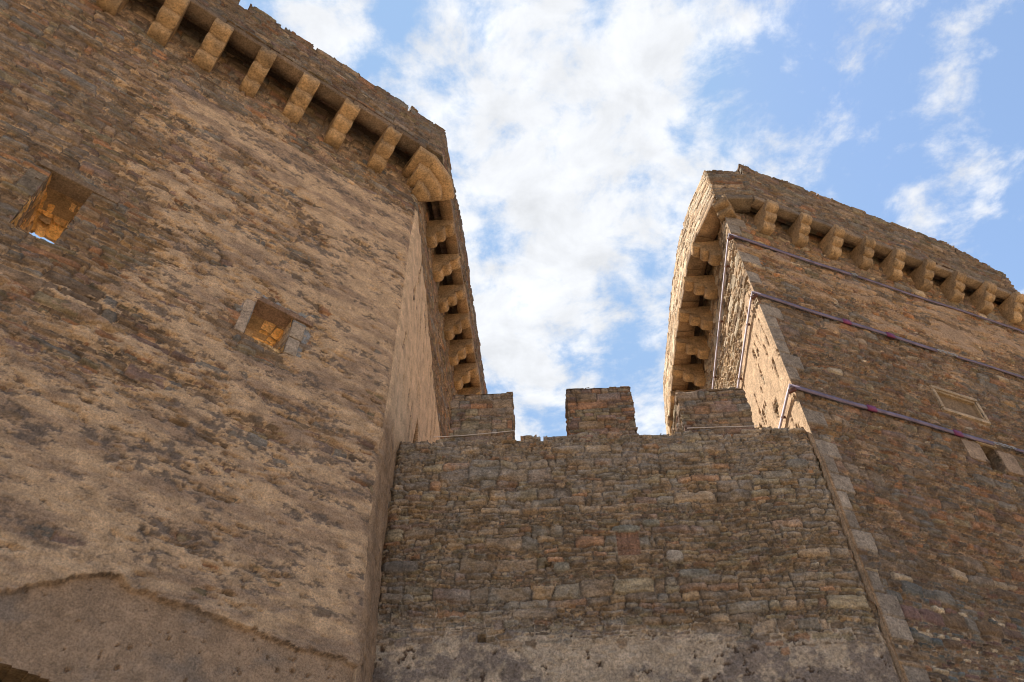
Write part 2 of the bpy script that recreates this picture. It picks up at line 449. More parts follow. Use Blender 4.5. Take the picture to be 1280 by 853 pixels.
def slab(mb, p0, ax, ay, az, size, c, seed=0, jit=.006, bev=.01, n=(6, 4, 4)):
    """a chipped block: box from p0 along unit axes with slightly rounded, uneven faces"""
    ax, ay, az = (np.array(a, float) for a in (ax, ay, az)); p0 = np.array(p0, float)
    sx, sy, sz = size
    def face(o, a, la, na, b, lb, nb):
        s = np.linspace(0, 1, na + 1); t = np.linspace(0, 1, nb + 1); A, B = np.meshgrid(s, t, indexing='ij')
        X = o + a * (A * la)[..., None] + b * (B * lb)[..., None]
        I = np.arange((na + 1) * (nb + 1)).reshape(na + 1, nb + 1)
        return X, np.stack([I[:-1, :-1], I[1:, :-1], I[1:, 1:], I[:-1, 1:]], -1).reshape(-1, 4)
    cen = p0 + ax * sx / 2 + ay * sy / 2 + az * sz / 2
    for o, a, la, na, b, lb, nb in ((p0, ax, sx, n[0], az, sz, n[2]), (p0 + ay * sy, az, sz, n[2], ax, sx, n[0]),
                                    (p0, az, sz, n[2], ay, sy, n[1]), (p0 + ax * sx, ay, sy, n[1], az, sz, n[2]),
                                    (p0, ay, sy, n[1], ax, sx, n[0]), (p0 + az * sz, ax, sx, n[0], ay, sy, n[1])):
        X, F = face(o, a, la, na, b, lb, nb)
        r = X - cen
        k = np.stack([np.abs(r @ ax) > sx / 2 - 1e-4, np.abs(r @ ay) > sy / 2 - 1e-4, np.abs(r @ az) > sz / 2 - 1e-4], -1).sum(-1)
        X = X - r / np.linalg.norm(r, axis=-1, keepdims=True) * (bev * (k - 1))[..., None]
        j = (vn(X[..., 0] * 8 + X[..., 2] * 5 + seed, X[..., 1] * 8 + X[..., 2] * 7, 9) - .5) * 2 * jit
        X = X + r / np.linalg.norm(r, axis=-1, keepdims=True) * j[..., None]
        f = .75 + .5 * fbm(X[..., 0] * 6 + X[..., 2] * 3 + seed, X[..., 1] * 6 + X[..., 2] * 6, 10, 3)
        mb.add(X, F, np.array(c) * f[..., None])
def v3(a, z=0): return np.array([a[0], a[1], z], float)
ZU = np.array([0, 0, 1.])

# ------------------------------------------------------------------ ground
gm = MB()
gx = np.concatenate([-np.geomspace(2000, 12, 14), np.linspace(-10, 10, 21), np.geomspace(12, 2000, 14)])
A, B = np.meshgrid(gx, gx, indexing='ij'); Zg = (fbm(A * .15, B * .15, 2) - .5) * .25
I = np.arange(A.size).reshape(A.shape)
gm.add(np.stack([A, B, Zg], -1), np.stack([I[:-1, :-1], I[1:, :-1], I[1:, 1:], I[:-1, 1:]], -1).reshape(-1, 4), (.4, .3, .2))
g = gm.build('ground', M['earth']); tag(g, kind='structure')

# ------------------------------------------------------------------ curtain wall
STEP = 0.016
def dirs(az): a = R_(az); return np.array([math.sin(a), math.cos(a)])
CW_P = np.array([0., 10.]); CW_D = dirs(93.4)
cwp = Path([CW_P + CW_D * -2.15, CW_P + CW_D * 4.90])
cwp.u = cwp.u - 2.15
curtain = empty('curtain_wall', (1.4, 10.6, 0))
tag(curtain, 'rubble stone curtain wall with three merlons, joining the two towers', 'castle wall')
us = cwp.grid(-2.15, 4.90, STEP); vs = vgrid([(-.3, 4.6, .12), (4.6, 10.35, STEP)])
U, V = np.meshgrid(us, vs, indexing='ij')
S = stones(U, V, 5, ch=(.07, .23), seg=(.4, 1.5), ww=(1.1, 4.2), maxw=.52, lay=(.26, .44, .30), warp=.08, thick=.050)
C = stone_colour(S, U, V, dict(brown=.28, umber=.10, slate=.16, rust=.07, olive=.15, ochre=.05, plum=.06, tan=.16, dark=.04), 3, .5) * np.array((1.52, 1.52, 1.42))
mort = -.050 + .044 * (fbm(U * 3, V * 5, 9, 4) - .35)
H = np.where(S['H'] > mort, S['H'], mort); tm = sst(mort - S['H'], 0, .008)
C = mixc(C, np.array((.150, .118, .088)) * (.7 + .6 * fbm(U * 12, V * 12, 12, 3))[..., None], tm)
# lichen, grey-white, near the top
li = sst(fbm(U * 4, V * 6, 14, 5, .7) + .22 * sst(V, 8.2, 10.2), .60, .74)
C = mixc(C, np.array((.30, .275, .25)) * (.6 + .8 * fbm(U * 30, V * 30, 15, 2))[..., None], li * .6)
# mustard lichen
mu = sst(fbm(U * 5 + 4, V * 8, 2, 4), .66, .74); C = mixc(C, np.array((.24, .15, .035)) + 0 * C, mu * .3)
# mottled render on the lower part
edge = 6.72 + .35 * (fbm(U * .9, V * 0 + 3, 3, 5) - .5) - .05 * U + .20 * (fbm(U * 5, V * 5, 4, 4) - .5)
C = C * .72 + .28 * (C.mean(-1, keepdims=True) * np.array((1.10, 1.0, .90)))
tr = sst(edge - V - (S['H'] + .012) * 7 * (V > edge - .5), -.05, .05)
mot = fbm(U * 3.2, V * 4.0, 6, 6, .68); mot2 = fbm(U * 1.0 + 9, V * 1.2, 7, 4)
rc = mixc(np.array((.46, .385, .30)) + 0 * C, np.array((.225, .19, .165)) + 0 * C, sst(mot * .75 + mot2 * .35, .50, .62))
rc = rc * (.75 + .5 * fbm(U * 14, V * 14, 8, 3))[..., None]
pk = sst(fbm(U * 5, V * 5, 10, 5, .7), .60, .66); rc = mixc(rc, np.array((.47, .40, .31)) + 0 * C, pk * .7); pd = sst(fbm(U * 8 + 3, V * 8, 1, 4, .7), .70, .74); rc = mixc(rc, np.array((.12, .085, .065)) + 0 * C, pd)
H = H * (1 - tr) + tr * (.022 - .025 * pd + .012 * pk + .06 * (mot - .5) + .012 * (fbm(U * 12, V * 12, 4, 3) - .5)); C = mixc(C, rc, tr)
# recessed relief panel of rusty brick, putlog hole, small gap
pan = ((np.abs(U - 1.735) < .17) & (np.abs(V - 8.03) < .21)).astype(float)
C = mixc(C, np.array((.235, .130, .085)) * (.6 + .7 * fbm(U * 9, V * 9, 5, 3))[..., None], pan * .85)
H = H * (1 - pan * .8) + pan * .8 * (-.012 - .02 * (np.abs(np.sin((U - 1.735) * PI / .115)) < .18) - .02 * (np.abs(V - 7.95) < .01))
for (a, b, w, h, dep) in ((-.39, 6.61, .052, .06, .30), (.55, 7.73, .045, .035, .25), (3.2, 7.2, .05, .012, .1), (-1.2, 7.35, .05, .014, .08), (2.45, 8.7, .04, .015, .08), (1.2, 9.3, .06, .012, .08)):
    H = np.where((np.abs(U - a) < w) & (np.abs(V - b - (fbm(U * 8, V * 8, 3) - .5) * .03) < h), -dep, H)
# rounded water-worn grey boulder near the top right
for (a, b, rx, ry, cc) in ((4.55, 9.37, .17, .085, (.20, .185, .16)), (2.38, 7.78, .12, .10, (.36, .32, .27)), (2.62, 7.50, .22, .07, (.21, .20, .17)), (1.73, 8.27, .21, .06, (.23, .225, .19)), (2.12, 8.36, .13, .055, (.22, .21, .17)), (.74, 7.66, .12, .07, (.27, .25, .20)), (-1.62, 7.75, .27, .10, (.17, .15, .13))):
    q = ((np.abs(U - a) / rx) ** 3 + (np.abs(V - b) / ry) ** 3) + .5 * (fbm(U * 9, V * 9, 11) - .5)
    k = sst(q, 1.1, .9); H = H * (1 - k) + k * (.012 + .018 * (1 - np.clip(q, 0, 1))); C = mixc(C, np.array(cc) * (.7 + .6 * fbm(U * 12, V * 16, 13, 3))[..., None], k)
H = H - .05 * sst(U, 4.84, 4.90) - .05 * sst(U, -1.84, -1.92)
Uc, Vc = centres(us, vs)
Sid = S['rnd'][:-1, :-1, 5]
topz = 10.10 + .16 * (fbm(Uc * 1.3, Uc * 0, 5, 3) - .5) + np.where(S['cv'][:-1, :-1] > 10.13 + .08 * (Sid - .5), -.30, 0.16)
keep = Vc < np.clip(topz, 9.9, 10.32)
keep &= ~((Uc > .03 - .0) & (Uc < .17) & (Vc > 10.10)) & ~((Uc > .50) & (Uc < .56) & (Vc > 10.08))
mb = MB(); sheet(mb, cwp, us, vs, H, C, keep, T=1.3, back=12, layers=9, edges='tblr')
mb.build('wall_face', M['masonry'], curtain)

def merlon(u0, u1, z0, z1, depth, seed, kinds, lean=0.0, label=None):
    A = CW_P + CW_D * u0; B = CW_P + CW_D * u1; nb = np.array([CW_D[1], -CW_D[0]])   # towards the camera
    back = -nb * depth
    off = -nb * .03
    p = Path([A + back + off, A + off, B + off, B + back + off])
    st = .014
    us = p.grid(0, p.u[-1], st); vs = vgrid([(z0 - .12, z1 + .06, st)])
    U, V = np.meshgrid(us, vs, indexing='ij')
    S = stones(U, V, seed, ch=(.11, .22), seg=(.3, .8), ww=(1.2, 3.6), minw=.09, maxw=.42, lay=(.45, .42, .13), warp=.012, inset=(.001, .006), thick=.03)
    C = stone_colour(S, U, V, kinds, seed, .35)
    H = S['H'] * .8; C = C * 1.22
    tm = sst(-S['d'], -.004, .004); C = mixc(C, np.array((.10, .075, .06)) + 0 * C, tm * .7)
    Uc, Vc = centres(us, vs)
    rr = S['rnd'][:-1, :-1, 4]; keep = (Vc < z1 - .02 + .05 * (vn(Uc * 2.5, Uc * 0, seed) - .5) + .03 * (rr - .5))
    mb = MB(); sheet(mb, p, us, vs, H, C, keep, T=.0, edges='')
    # top: stone cap just under the ragged edge
    c4 = [A + off, B + off, B + back + off, A + back + off]
    n = 14
    s = np.linspace(0, 1, n); X = np.empty((n, n, 3)); 
    for i in range(n):
        for j in range(n):
            q = (1 - s[j]) * (c4[0] * (1 - s[i]) + c4[1] * s[i]) + s[j] * (c4[3] * (1 - s[i]) + c4[2] * s[i])
            X[i, j] = (q[0], q[1], z1 - .045 + .02 * vn(i * .9, j * .9, seed))
    I = np.arange(n * n).reshape(n, n)
    mb.add(X, np.stack([I[:-1, :-1], I[1:, :-1], I[1:, 1:], I[:-1, 1:]], -1).reshape(-1, 4), (.16, .12, .09))
    Xb = np.array([v3(c4[2], z0 - .1), v3(c4[3], z0 - .1), v3(c4[3], z1 - .03), v3(c4[2], z1 - .03)])
    mb.add(Xb, [[0, 1, 2, 3]], (.16, .12, .09))
    o = mb.build('merlon', M['masonry'], curtain)
    if label: o['label'] = label
KM = dict(plum=.18, rust=.13, brown=.22, olive=.15, slate=.14, tan=.14, pale=.03, umber=.06)
merlon(-1.04, .03, 10.14, 11.24, .8, 21, KM, label='merlon of squared brown stones against the left tower')
merlon(.99, 2.13, 10.12, 11.27, .8, 27, dict(plum=.15, rust=.15, brown=.22, olive=.16, slate=.12, tan=.16, ochre=.05), label='free-standing middle merlon of squared stones')
merlon(2.92, 4.09, 10.12, 11.10, 1.0, 35, dict(plum=.16, rust=.08, brown=.24, olive=.14, slate=.18, tan=.12, umber=.10), label='darker merlon in front of the right tower')

# ------------------------------------------------------------------ left tower
LT = np.array([-2.04, 9.10]); LF = dirs(53); LS = dirs(5.0)
ltw = empty('fortress_tower', (-6.0, 9.0, 0))
tag(ltw, 'tall left tower with two square windows and patchy tan render over rubble', 'tower', 'stone towers of the fortress')
lp = Path([LT + LF * -10.6, LT, LT + LS * 9.6], u_at=1)
def ldz(U): return np.where(U < 0, np.maximum(U, -9) * .035, 0 * U)
us = np.concatenate([np.arange(-10.6, -8.6, .06), lp.grid(-8.6, 9.6, .0165)]); us = np.unique(us)
us = np.concatenate([us[us < 6.6], np.arange(6.6, 9.6, .06)])
vs = vgrid([(-.3, 4.3, .12), (4.3, 16.5, .0175), (16.5, 17.5, .05)])
U, V = np.meshgrid(us, vs, indexing='ij')
S = stones(U, V, 8, ch=(.07, .21), seg=(.5, 1.8), ww=(1.6, 5.5), minw=.08, maxw=.62, lay=(.35, .42, .23), warp=.055, thick=.062)
C = stone_colour(S, U, V, dict(brown=.26, umber=.15, slate=.12, rust=.08, plum=.13, olive=.07, tan=.10, blue=.02, ochre=.04, dark=.06), 3, .5) * 1.15
mort = -.052 + .038 * (fbm(U * 3, V * 5, 9, 4) - .3)
H = np.maximum(S['H'], mort); tm = sst(mort - S['H'], 0, .008)
C = mixc(C, np.array((.20, .145, .10)) * (.7 + .6 * fbm(U * 12, V * 12, 12, 3))[..., None], tm)
# render: how thickly it still covers the stone
front = (U < 0).astype(float)
big = fbm(U * .33 + 2, V * .5, 1, 4)
streak = .62 * fbm(U * 1.7 + .5 * V, V * 5.2, 2, 6, .68) + .38 * fbm(U * 4.2, V * 8.5, 6, 5, .66)
streak2 = fbm(U * 3.5, V * 17, 3, 4, .6)
cov = .60 + .55 * (big - .5)
cov = cov + .30 * sst(V, 9.0, 6.4) - .42 * sst(-U - .35 * (V - 9), 2.2, 5.2) * sst(V, 7.6, 9.6) - .40 * sst(V, 14.7, 15.7)
cov = cov - .22 * sst(-U - 4.5 + .2 * (V - 9), 0, 2) * sst(V, 8.5, 11)
cov = cov + .26 * sst(-U, 3.4, .6) * sst(V, 9, 12.5) * sst(V, 15.6, 14.9)
bandp = np.exp(-((V - (15.0 - .10 * (U + 3))) / .55) ** 2) * .42 * sst(U, -8, -3.5); cov = cov + bandp
cov = cov - .6 * np.exp(-(((U + 2.07) / .62) ** 2 + ((V - 10.45) / .75) ** 2) ** 2) - .7 * np.exp(-(((U + 5.35) / 1.0) ** 2 + ((V - 10.8) / 1.1) ** 2) ** 2)
cov = cov + 1.75 * (streak - .5) + .40 * (streak2 - .5)
# smoother side wall, stone bared beside the corbels
sb = 15.75 - .62 * U + .5 * (fbm(U * 2, V * .9, 4, 5) - .5)
cs = .95 + .5 * (fbm(U * 1.2, V * 3, 5, 4) - .5) - 1.1 * sst(V - sb, -.05, .12) - .5 * sst(fbm(U * 9, V * 1.3, 7, 4), .64, .70)
cov = np.where(U > 0, cs, cov)
PLv = -.040 + .078 * sst(cov, .34, .64) + .012 * (streak - .5) + .036 * (fbm(U * 7, V * 13, 5, 5, .65) - .5) * front + .06 * (fbm(U * 4, V * 6, 8, 5, .65) - .5) * (1 - front) * sst(V, 10.3, 9.7)
pw = sst(PLv - H, -.004, .006)
pc = mixc(np.array((.50, .365, .240)) + 0 * C, np.array((.32, .232, .165)) + 0 * C, sst(fbm(U * 1.3, V * 5, 7, 6, .62), .42, .66))
pc = pc * (.84 + .32 * fbm(U * 8, V * 12, 8, 4))[..., None]
side = np.array((.57, .425, .285)) * (.86 + .28 * fbm(U * 9, V * 1.8, 9, 5))[..., None]
below = sst(V + .25 * (fbm(U * 4, V * 3, 2, 4) - .5), 10.3, 9.7)
side = mixc(side, np.array((.30, .215, .145)) * (.55 + .9 * fbm(U * 8, V * 5, 4, 5, .65))[..., None], below)
pc = np.where((U > 0)[..., None], side, pc)
# dark algae streaks on the render, real stains lying along the courses
st = sst(.7 * fbm(U * 1.9 + .3 * V, V * 6.5, 12, 6, .72) + .3 * fbm(U * 9, V * 16, 4, 4, .7) + .16 * (fbm(U * .5, V * .8, 3, 3) - .5), .535, .60) * front * sst(V, 5.6, 6.6) * sst(fbm(U * 16, V * 20, 8, 3), .36, .52)
pc = mixc(pc, np.array((.135, .112, .098)) * (.7 + .6 * fbm(U * 20, V * 25, 2, 3))[..., None], st * .85)
C = mixc(C, pc, pw); H = H * (1 - pw) + PLv * pw - .010 * st * pw
# lower, smoother cement render, set back behind a broken lip
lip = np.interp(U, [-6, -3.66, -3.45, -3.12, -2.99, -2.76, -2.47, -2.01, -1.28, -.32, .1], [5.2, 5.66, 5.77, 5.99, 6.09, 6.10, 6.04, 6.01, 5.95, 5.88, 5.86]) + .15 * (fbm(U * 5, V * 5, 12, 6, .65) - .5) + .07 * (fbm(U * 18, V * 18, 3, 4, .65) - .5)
lo = sst(lip - V, -.006, .012) * front
lc = mixc(np.array((.345, .250, .172)) + 0 * C, np.array((.260, .208, .165)) + 0 * C, sst(fbm(U * 1.6, V * 1.9, 13, 5), .48, .66))
lc = lc * (.85 + .3 * fbm(U * 10, V * 10, 14, 3))[..., None]
H = H * (1 - lo) + lo * (-.008 - .026 * sst(fbm(U * 1.1, V * .3, 9), .4, .6) + .022 * (fbm(U * 3, V * 4, 15, 5) - .5)); C = mixc(C, lc, lo); lip_shade = sst(np.abs(V - lip - .004), .016, .004) * sst(fbm(U * 3.1, V * 2, 2, 4), .47, .58) * front; C = mixc(C, np.array((.055, .042, .033)) + 0 * C, lip_shade * .7)  # dark line painted along the lip stands in for the ledge's shadow
lipn = np.exp(-((V - lip - .05) / .05) ** 2) * front * sst(fbm(U * 2.2, V * 0, 3), .35, .6); H = H + .012 * lipn
pit = sst(fbm(U * 17, V * 17, 6, 2), .80, .86); H = H - .03 * pit * (lo + pw * .4)
# cement patch round the small window
dm = np.maximum(np.abs(U + 2.00) / .52, np.abs(V - 10.72) / .50) + .9 * (fbm(U * 4.5, V * 5.5, 10, 4) - .5)
cm = sst(dm, 1.0, .93) * sst(V + .6 * U, 8.95, 9.15)
hm = sst(H, .025, .0)
C = mixc(C, np.array((.27, .29, .31)) * (.8 + .4 * fbm(U * 9, V * 9, 4, 3))[..., None], cm * hm * .95); H = np.maximum(H, np.where(cm > .5, .0, -1))
# rounded worn edge where the two faces meet
H = H - .06 * np.exp(-(np.abs(U) / .07) ** 2) * (fbm(V * 2.2, V * 0 + 1, 6, 4)) - .015 * np.exp(-(np.abs(U) / .04) ** 2)
H = H + .05 * (fbm(U * .5, V * .5, 13, 3) - .5)
Uc, Vc = centres(us, vs)
WIN = [(-5.64, -5.09, 10.31, 11.63, 1.29), (-2.385, -1.760, 10.235, 11.015, .84)]   # v before the slight fall of the courses
keep = np.ones(Uc.shape, bool)
for (a, b, c, d, T) in WIN: keep &= ~((Uc > a) & (Uc < b) & (Vc > c) & (Vc < d))
# low arch at the foot of the front and lancet in the side wall
arch = (((Uc + 3.35) / 1.6) ** 2 + ((Vc - 3.2) / 1.83) ** 2 < 1 + .03 * (fbm(Uc * 5, Vc * 5, 3) - .5)) & (Uc < 0); arch |= (np.abs(Uc + 3.35) < 1.6) & (Vc < 3.2)
keep &= ~arch
lan = (Uc > 1.78) & (Uc < 2.62) & (Vc > 9.9) & (Vc < 11.55 - .9 * np.abs((Uc - 1.95) / .42) ** 1.4 * (Uc > 1.95) - 5 * np.maximum(0, 1.95 - Uc))
keep &= ~lan
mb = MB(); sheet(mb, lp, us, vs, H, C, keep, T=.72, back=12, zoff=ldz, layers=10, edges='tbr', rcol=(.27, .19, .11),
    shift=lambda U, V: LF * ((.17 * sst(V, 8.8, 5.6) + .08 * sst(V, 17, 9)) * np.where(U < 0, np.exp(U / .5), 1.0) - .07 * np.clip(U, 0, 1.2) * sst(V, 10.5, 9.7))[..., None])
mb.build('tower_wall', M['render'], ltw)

_P, _N = lp.at(np.array([-5.2, -1.5])); mb = MB()
slab(mb, v3(_P[0] - _N[0] * .45, -.2), v3(LF), -v3(_N[0]), ZU, (3.7, .25, 5.6), (.11, .085, .05), 5, .03, .01, (24, 2, 36)); mb.build('arch_light_blocker', M['masonry'], ltw)  # dark panel added behind the arch to block sun from the open back
def frame(path, u):
    P, N = path.at(np.array([u]), miter=False); return P[0], N[0]
def reveal(path, u0, u1, v0, v1, T, zo, seed, kinds, name, parent, lintel_depth=.4, closed=False):
    """the four inner faces of a window opening, real masonry with depth"""
    P0, N = frame(path, u0 + .001); P1, _ = frame(path, u1); D = (P1 - P0) / np.hypot(*(P1 - P0))
    e = .012; z0 = v0 + zo - e; z1 = v1 + zo + e; A = P0 - D * e; Bp = P1 + D * e
    mb = MB(); st = .016; kk = [kinds]
    def panel(o, ax, la, ay, lb, nrm, sd, flat=0):
        kinds = kk[0]
        a = np.linspace(0, la, max(3, int(la / st))); b = np.linspace(0, lb, max(3, int(lb / st)))
        X, Y = np.meshgrid(a, b, indexing='ij')
        S = stones(X, Y, sd, ch=(.12, .26), seg=(.3, .8), ww=(.9, 1.9), lay=(.8, .2, 0), warp=.04, thick=.03)
        Cc = palette(S['rnd'][..., 0], kinds) * (.85 + .3 * S['rnd'][..., 1:2]) * (.75 + .5 * fbm(X * 6, Y * 6, sd, 4))[..., None]; Hh = S['H'] * 1.0
        tm = sst(-S['d'], -.004, .004); Cc = mixc(Cc, np.array((.34, .21, .09)) + 0 * Cc, tm * .6)
        fl = sst(flat - X, -.01, .01); Hh = Hh * (1 - fl) + .012 * fl; Cc = mixc(Cc, np.array((.30, .20, .11)) * (.8 + .4 * fbm(X * 6, Y * 6, 3, 3))[..., None], fl)
        Hh = np.minimum(Hh, .03)
        G = np.array(o, float) + np.array(ax) * X[..., None] + np.array(ay) * Y[..., None] + np.array(nrm) * Hh[..., None]
        I = np.arange(X.size).reshape(X.shape)
        mb.add(G, np.stack([I[:-1, :-1], I[1:, :-1], I[1:, 1:], I[:-1, 1:]], -1).reshape(-1, 4), Cc)
    inn = -v3(N); d3 = v3(D); w = np.hypot(*(Bp - A)); h = z1 - z0; f = v3(N) * .0
    panel(v3(A, z1) + f, inn, T, d3, w, -ZU, seed, lintel_depth)        # soffit
    k0 = kk[0]; kk[0] = dict(cream=1) if 'amber' in k0 else k0
    panel(v3(A, z0) + f, inn, T, d3, w, ZU, seed + 1); kk[0] = k0                    # sill
    if closed: panel(v3(A, z0) + inn * T, d3, w, ZU, h, -inn, seed + 5)  # added back panel, blocks daylight so the opening stays dark
    panel(v3(A, z0) + f, inn, T, ZU, h, d3, seed + 2)                    # jamb
    panel(v3(Bp, z0) + f, inn, T, ZU, h, -d3, seed + 3)
    return mb.build(name, M['carved'], parent)
PAL['amber'] = (.74, .45, .17); PAL['honey'] = (.70, .46, .22); PAL['cream'] = (.84, .68, .46)  # bounced-sun glow put into the colour: orange faces, bright reflecting sill
KO = dict(amber=.5, honey=.3, sand=.2)
for (a, b, c, d, T), sd, ld in zip(WIN, (41, 48), (.38, .20)):
    o = reveal(lp, a, b, c, d, T, .035 * (a + b) / 2, sd, KO, 'window_reveal', ltw, ld)

# jambs and lintel of the small window, plain slab lintel of the tall one
def wallblock(path, u0, u1, z0, z1, out, deep, c, name, parent, mat='carved', seed=0, jit=.006):
    P0, N = frame(path, u0); P1, _ = frame(path, u1); D = (P1 - P0) / np.hypot(*(P1 - P0))
    mb = MB(); slab(mb, v3(P0 + N * out, z0), v3(D), -v3(N), ZU, (np.hypot(*(P1 - P0)), deep + out, z1 - z0), c, seed, jit, .012, (8, 4, 8))
    return mb.build(name, M[mat], parent)
zw = -.072
wallblock(lp, -2.545, -2.392, 10.20 + zw, 10.93 + zw, .030, .25, (.46, .37, .29), 'jamb_stone', ltw, seed=3)
wallblock(lp, -1.752, -1.55, 10.22 + zw, 10.58 + zw, .032, .25, (.44, .37, .30), 'jamb_stone', ltw, seed=4)
wallblock(lp, -1.752, -1.53, 10.59 + zw, 10.93 + zw, .030, .25, (.46, .375, .29), 'jamb_stone', ltw, seed=5)
wallblock(lp, -2.47, -1.42, 10.995 + zw, 11.10 + zw, .040, .3, (.25, .165, .115), 'lintel_stone', ltw, 'masonry', seed=6)
zw = -.188
wallblock(lp, -5.86, -4.72, 11.615 + zw, 11.73 + zw, .035, .3, (.225, .165, .115), 'lintel_stone', ltw, 'masonry', seed=7)
wallblock(lp, -5.90, -5.645, 10.95 + zw, 11.60 + zw, .012, .3, (.20, .165, .125), 'jamb_stone', ltw, 'masonry', seed=8)

# corbels, lintels and parapet
LB = 16.30            # foot of the corbels
KC = np.array((.42, .285, .155))
def corbel_slices(path, u, w, n=6):
    out = []
    for t in np.linspace(-w / 2, w / 2, n):
        P, N = frame(path, u + t); out.append((P, N))
    return out
def lz(u): return .035 * max(u, -9) if u < 0 else 0
def blockprofile(z, steps, h, top, ch=.055):
    pts = [(-.12, z)]; x0 = .0
    for k, x in enumerate(steps):
        zz = z + h * k
        pts += [(x0 + (x - x0) * .5, zz + .004), (x - ch, zz + .03), (x - ch * .25, zz + .03 + ch * .8), (x, zz + .06 + ch), (x + .004, zz + h * .72), (x - .004, zz + h - .016), (x - .022, zz + h - .004)]
        x0 = x - .02
    pts += [(steps[-1] - .02, top), (steps[-1] * .5, top), (-.12, top), (-.12, z + (top - z) * .6)]
    if len(pts) % 2: pts.append((-.12, z + (top - z) * .3))
    return pts
profL = lambda z, s=1.0: blockprofile(z, (.27, .52, .765), .225, z + .70)
ci = 0
for u in (-8.6, -7.63, -6.68, -5.75, -4.88, -3.97, -3.04, -2.10, -1.09):
    mb = MB(); zz = LB + lz(u) - .03 + random.uniform(-.02, .02)
    sweep(mb, corbel_slices(lp, u, .335 + random.uniform(-.02, .03)), profL(zz), KC * random.uniform(.85, 1.12), seed=ci, jit=random.choice((.012, .02, .032))); ci += 1
    mb.build('corbel', M['carved'], ltw, smooth=False)
for u in (1.27, 2.25, 3.2, 4.15, 5.05, 5.95, 6.9, 7.9):
    mb = MB(); zz = LB - .03 + random.uniform(-.02, .02)
    sweep(mb, corbel_slices(lp, u, .32), rollprofile(3, .125, .09, .20, zz + .14, .22, zz + .68, sq=2.6, rz=.14), KC * random.uniform(.85, 1.12), seed=ci, jit=random.choice((.014, .02, .03))); ci += 1
    mb.build('corbel', M['carved'], ltw)
# corner corbel: three bent tiers wrapping the corner
Pn, Nn = lp.at(np.array([0.0]))
Nn = Nn[0]
for k in range(3):
    mb = MB(); o = .26 + .235 * k; zb = LB - .02 + .225 * k; w = .15 + .15 * k
    nf = lp.nrm[0]; ns = lp.nrm[1]
    sl = [(LT - LF * w, nf), (LT - LF * (w * .5), nf), (LT - LF * .03, nf), (LT - LF * .022, nf), (LT + LS * .022, ns), (LT + LS * .03, ns), (LT + LS * (w * .5), ns), (LT + LS * w, ns)]
    pr = [(-.1, zb - .02)] + [(x * o, zb - .02 + y) for x, y in ((.3, .0), (.6, .005), (.86, .015), (.97, .06), (1.0, .09), (1.0, .18))] + [(o, zb + .205), (o - .02, zb + .226), (o * .5, zb + .226), (-.1, zb + .226)]
    sweep(mb, sl, pr, KC * random.uniform(.9, 1.1), seed=30 + k, jit=.012); mb.build('corner_corbel', M['carved'], ltw, smooth=False)
# lintel slabs under the parapet
def lintels(path, joints, o0, o1, zf, h, parent, seed, base, skip=()):
    for i in range(len(joints) - 1):
        a, b = joints[i] + .006, joints[i + 1] - .006
        mb = MB(); n = 7; sl = []
        for t in np.linspace(a, b, n):
            P, N = frame(path, t); sl.append((P, N))
        z = zf((a + b) / 2) + random.uniform(-.012, .012); oo = o1 + random.uniform(-.012, .02)
        pr = [(o0, z), (o0 * .6 + oo * .4, z), (oo - .012, z), (oo, z + .012), (oo, z + h * .6), (oo, z + h), (o0 * .5 + oo * .5, z + h), (o0, z + h), (o0, z + h * .66), (o0, z + h * .33)]
        sweep(mb, sl, pr, np.array(base) * random.uniform(.75, 1.2), seed=seed + i, jit=.008); mb.build('lintel_slab', M['masonry'], parent, smooth=False)
jl = [-9.6, -8.6, -7.63, -6.68, -5.75, -4.88, -3.97, -3.04, -2.10, -1.09, -.30]
lintels(lp, jl, .42, .735, lambda u: LB + .655 + lz(u), .17, ltw, 60, (.20, .145, .10))
lintels(lp, [.30, 1.27, 2.25, 3.2, 4.15, 5.05, 5.95, 6.9, 7.9, 8.9], .34, .60, lambda u: LB + .64, .17, ltw, 80, (.30, .20, .115))

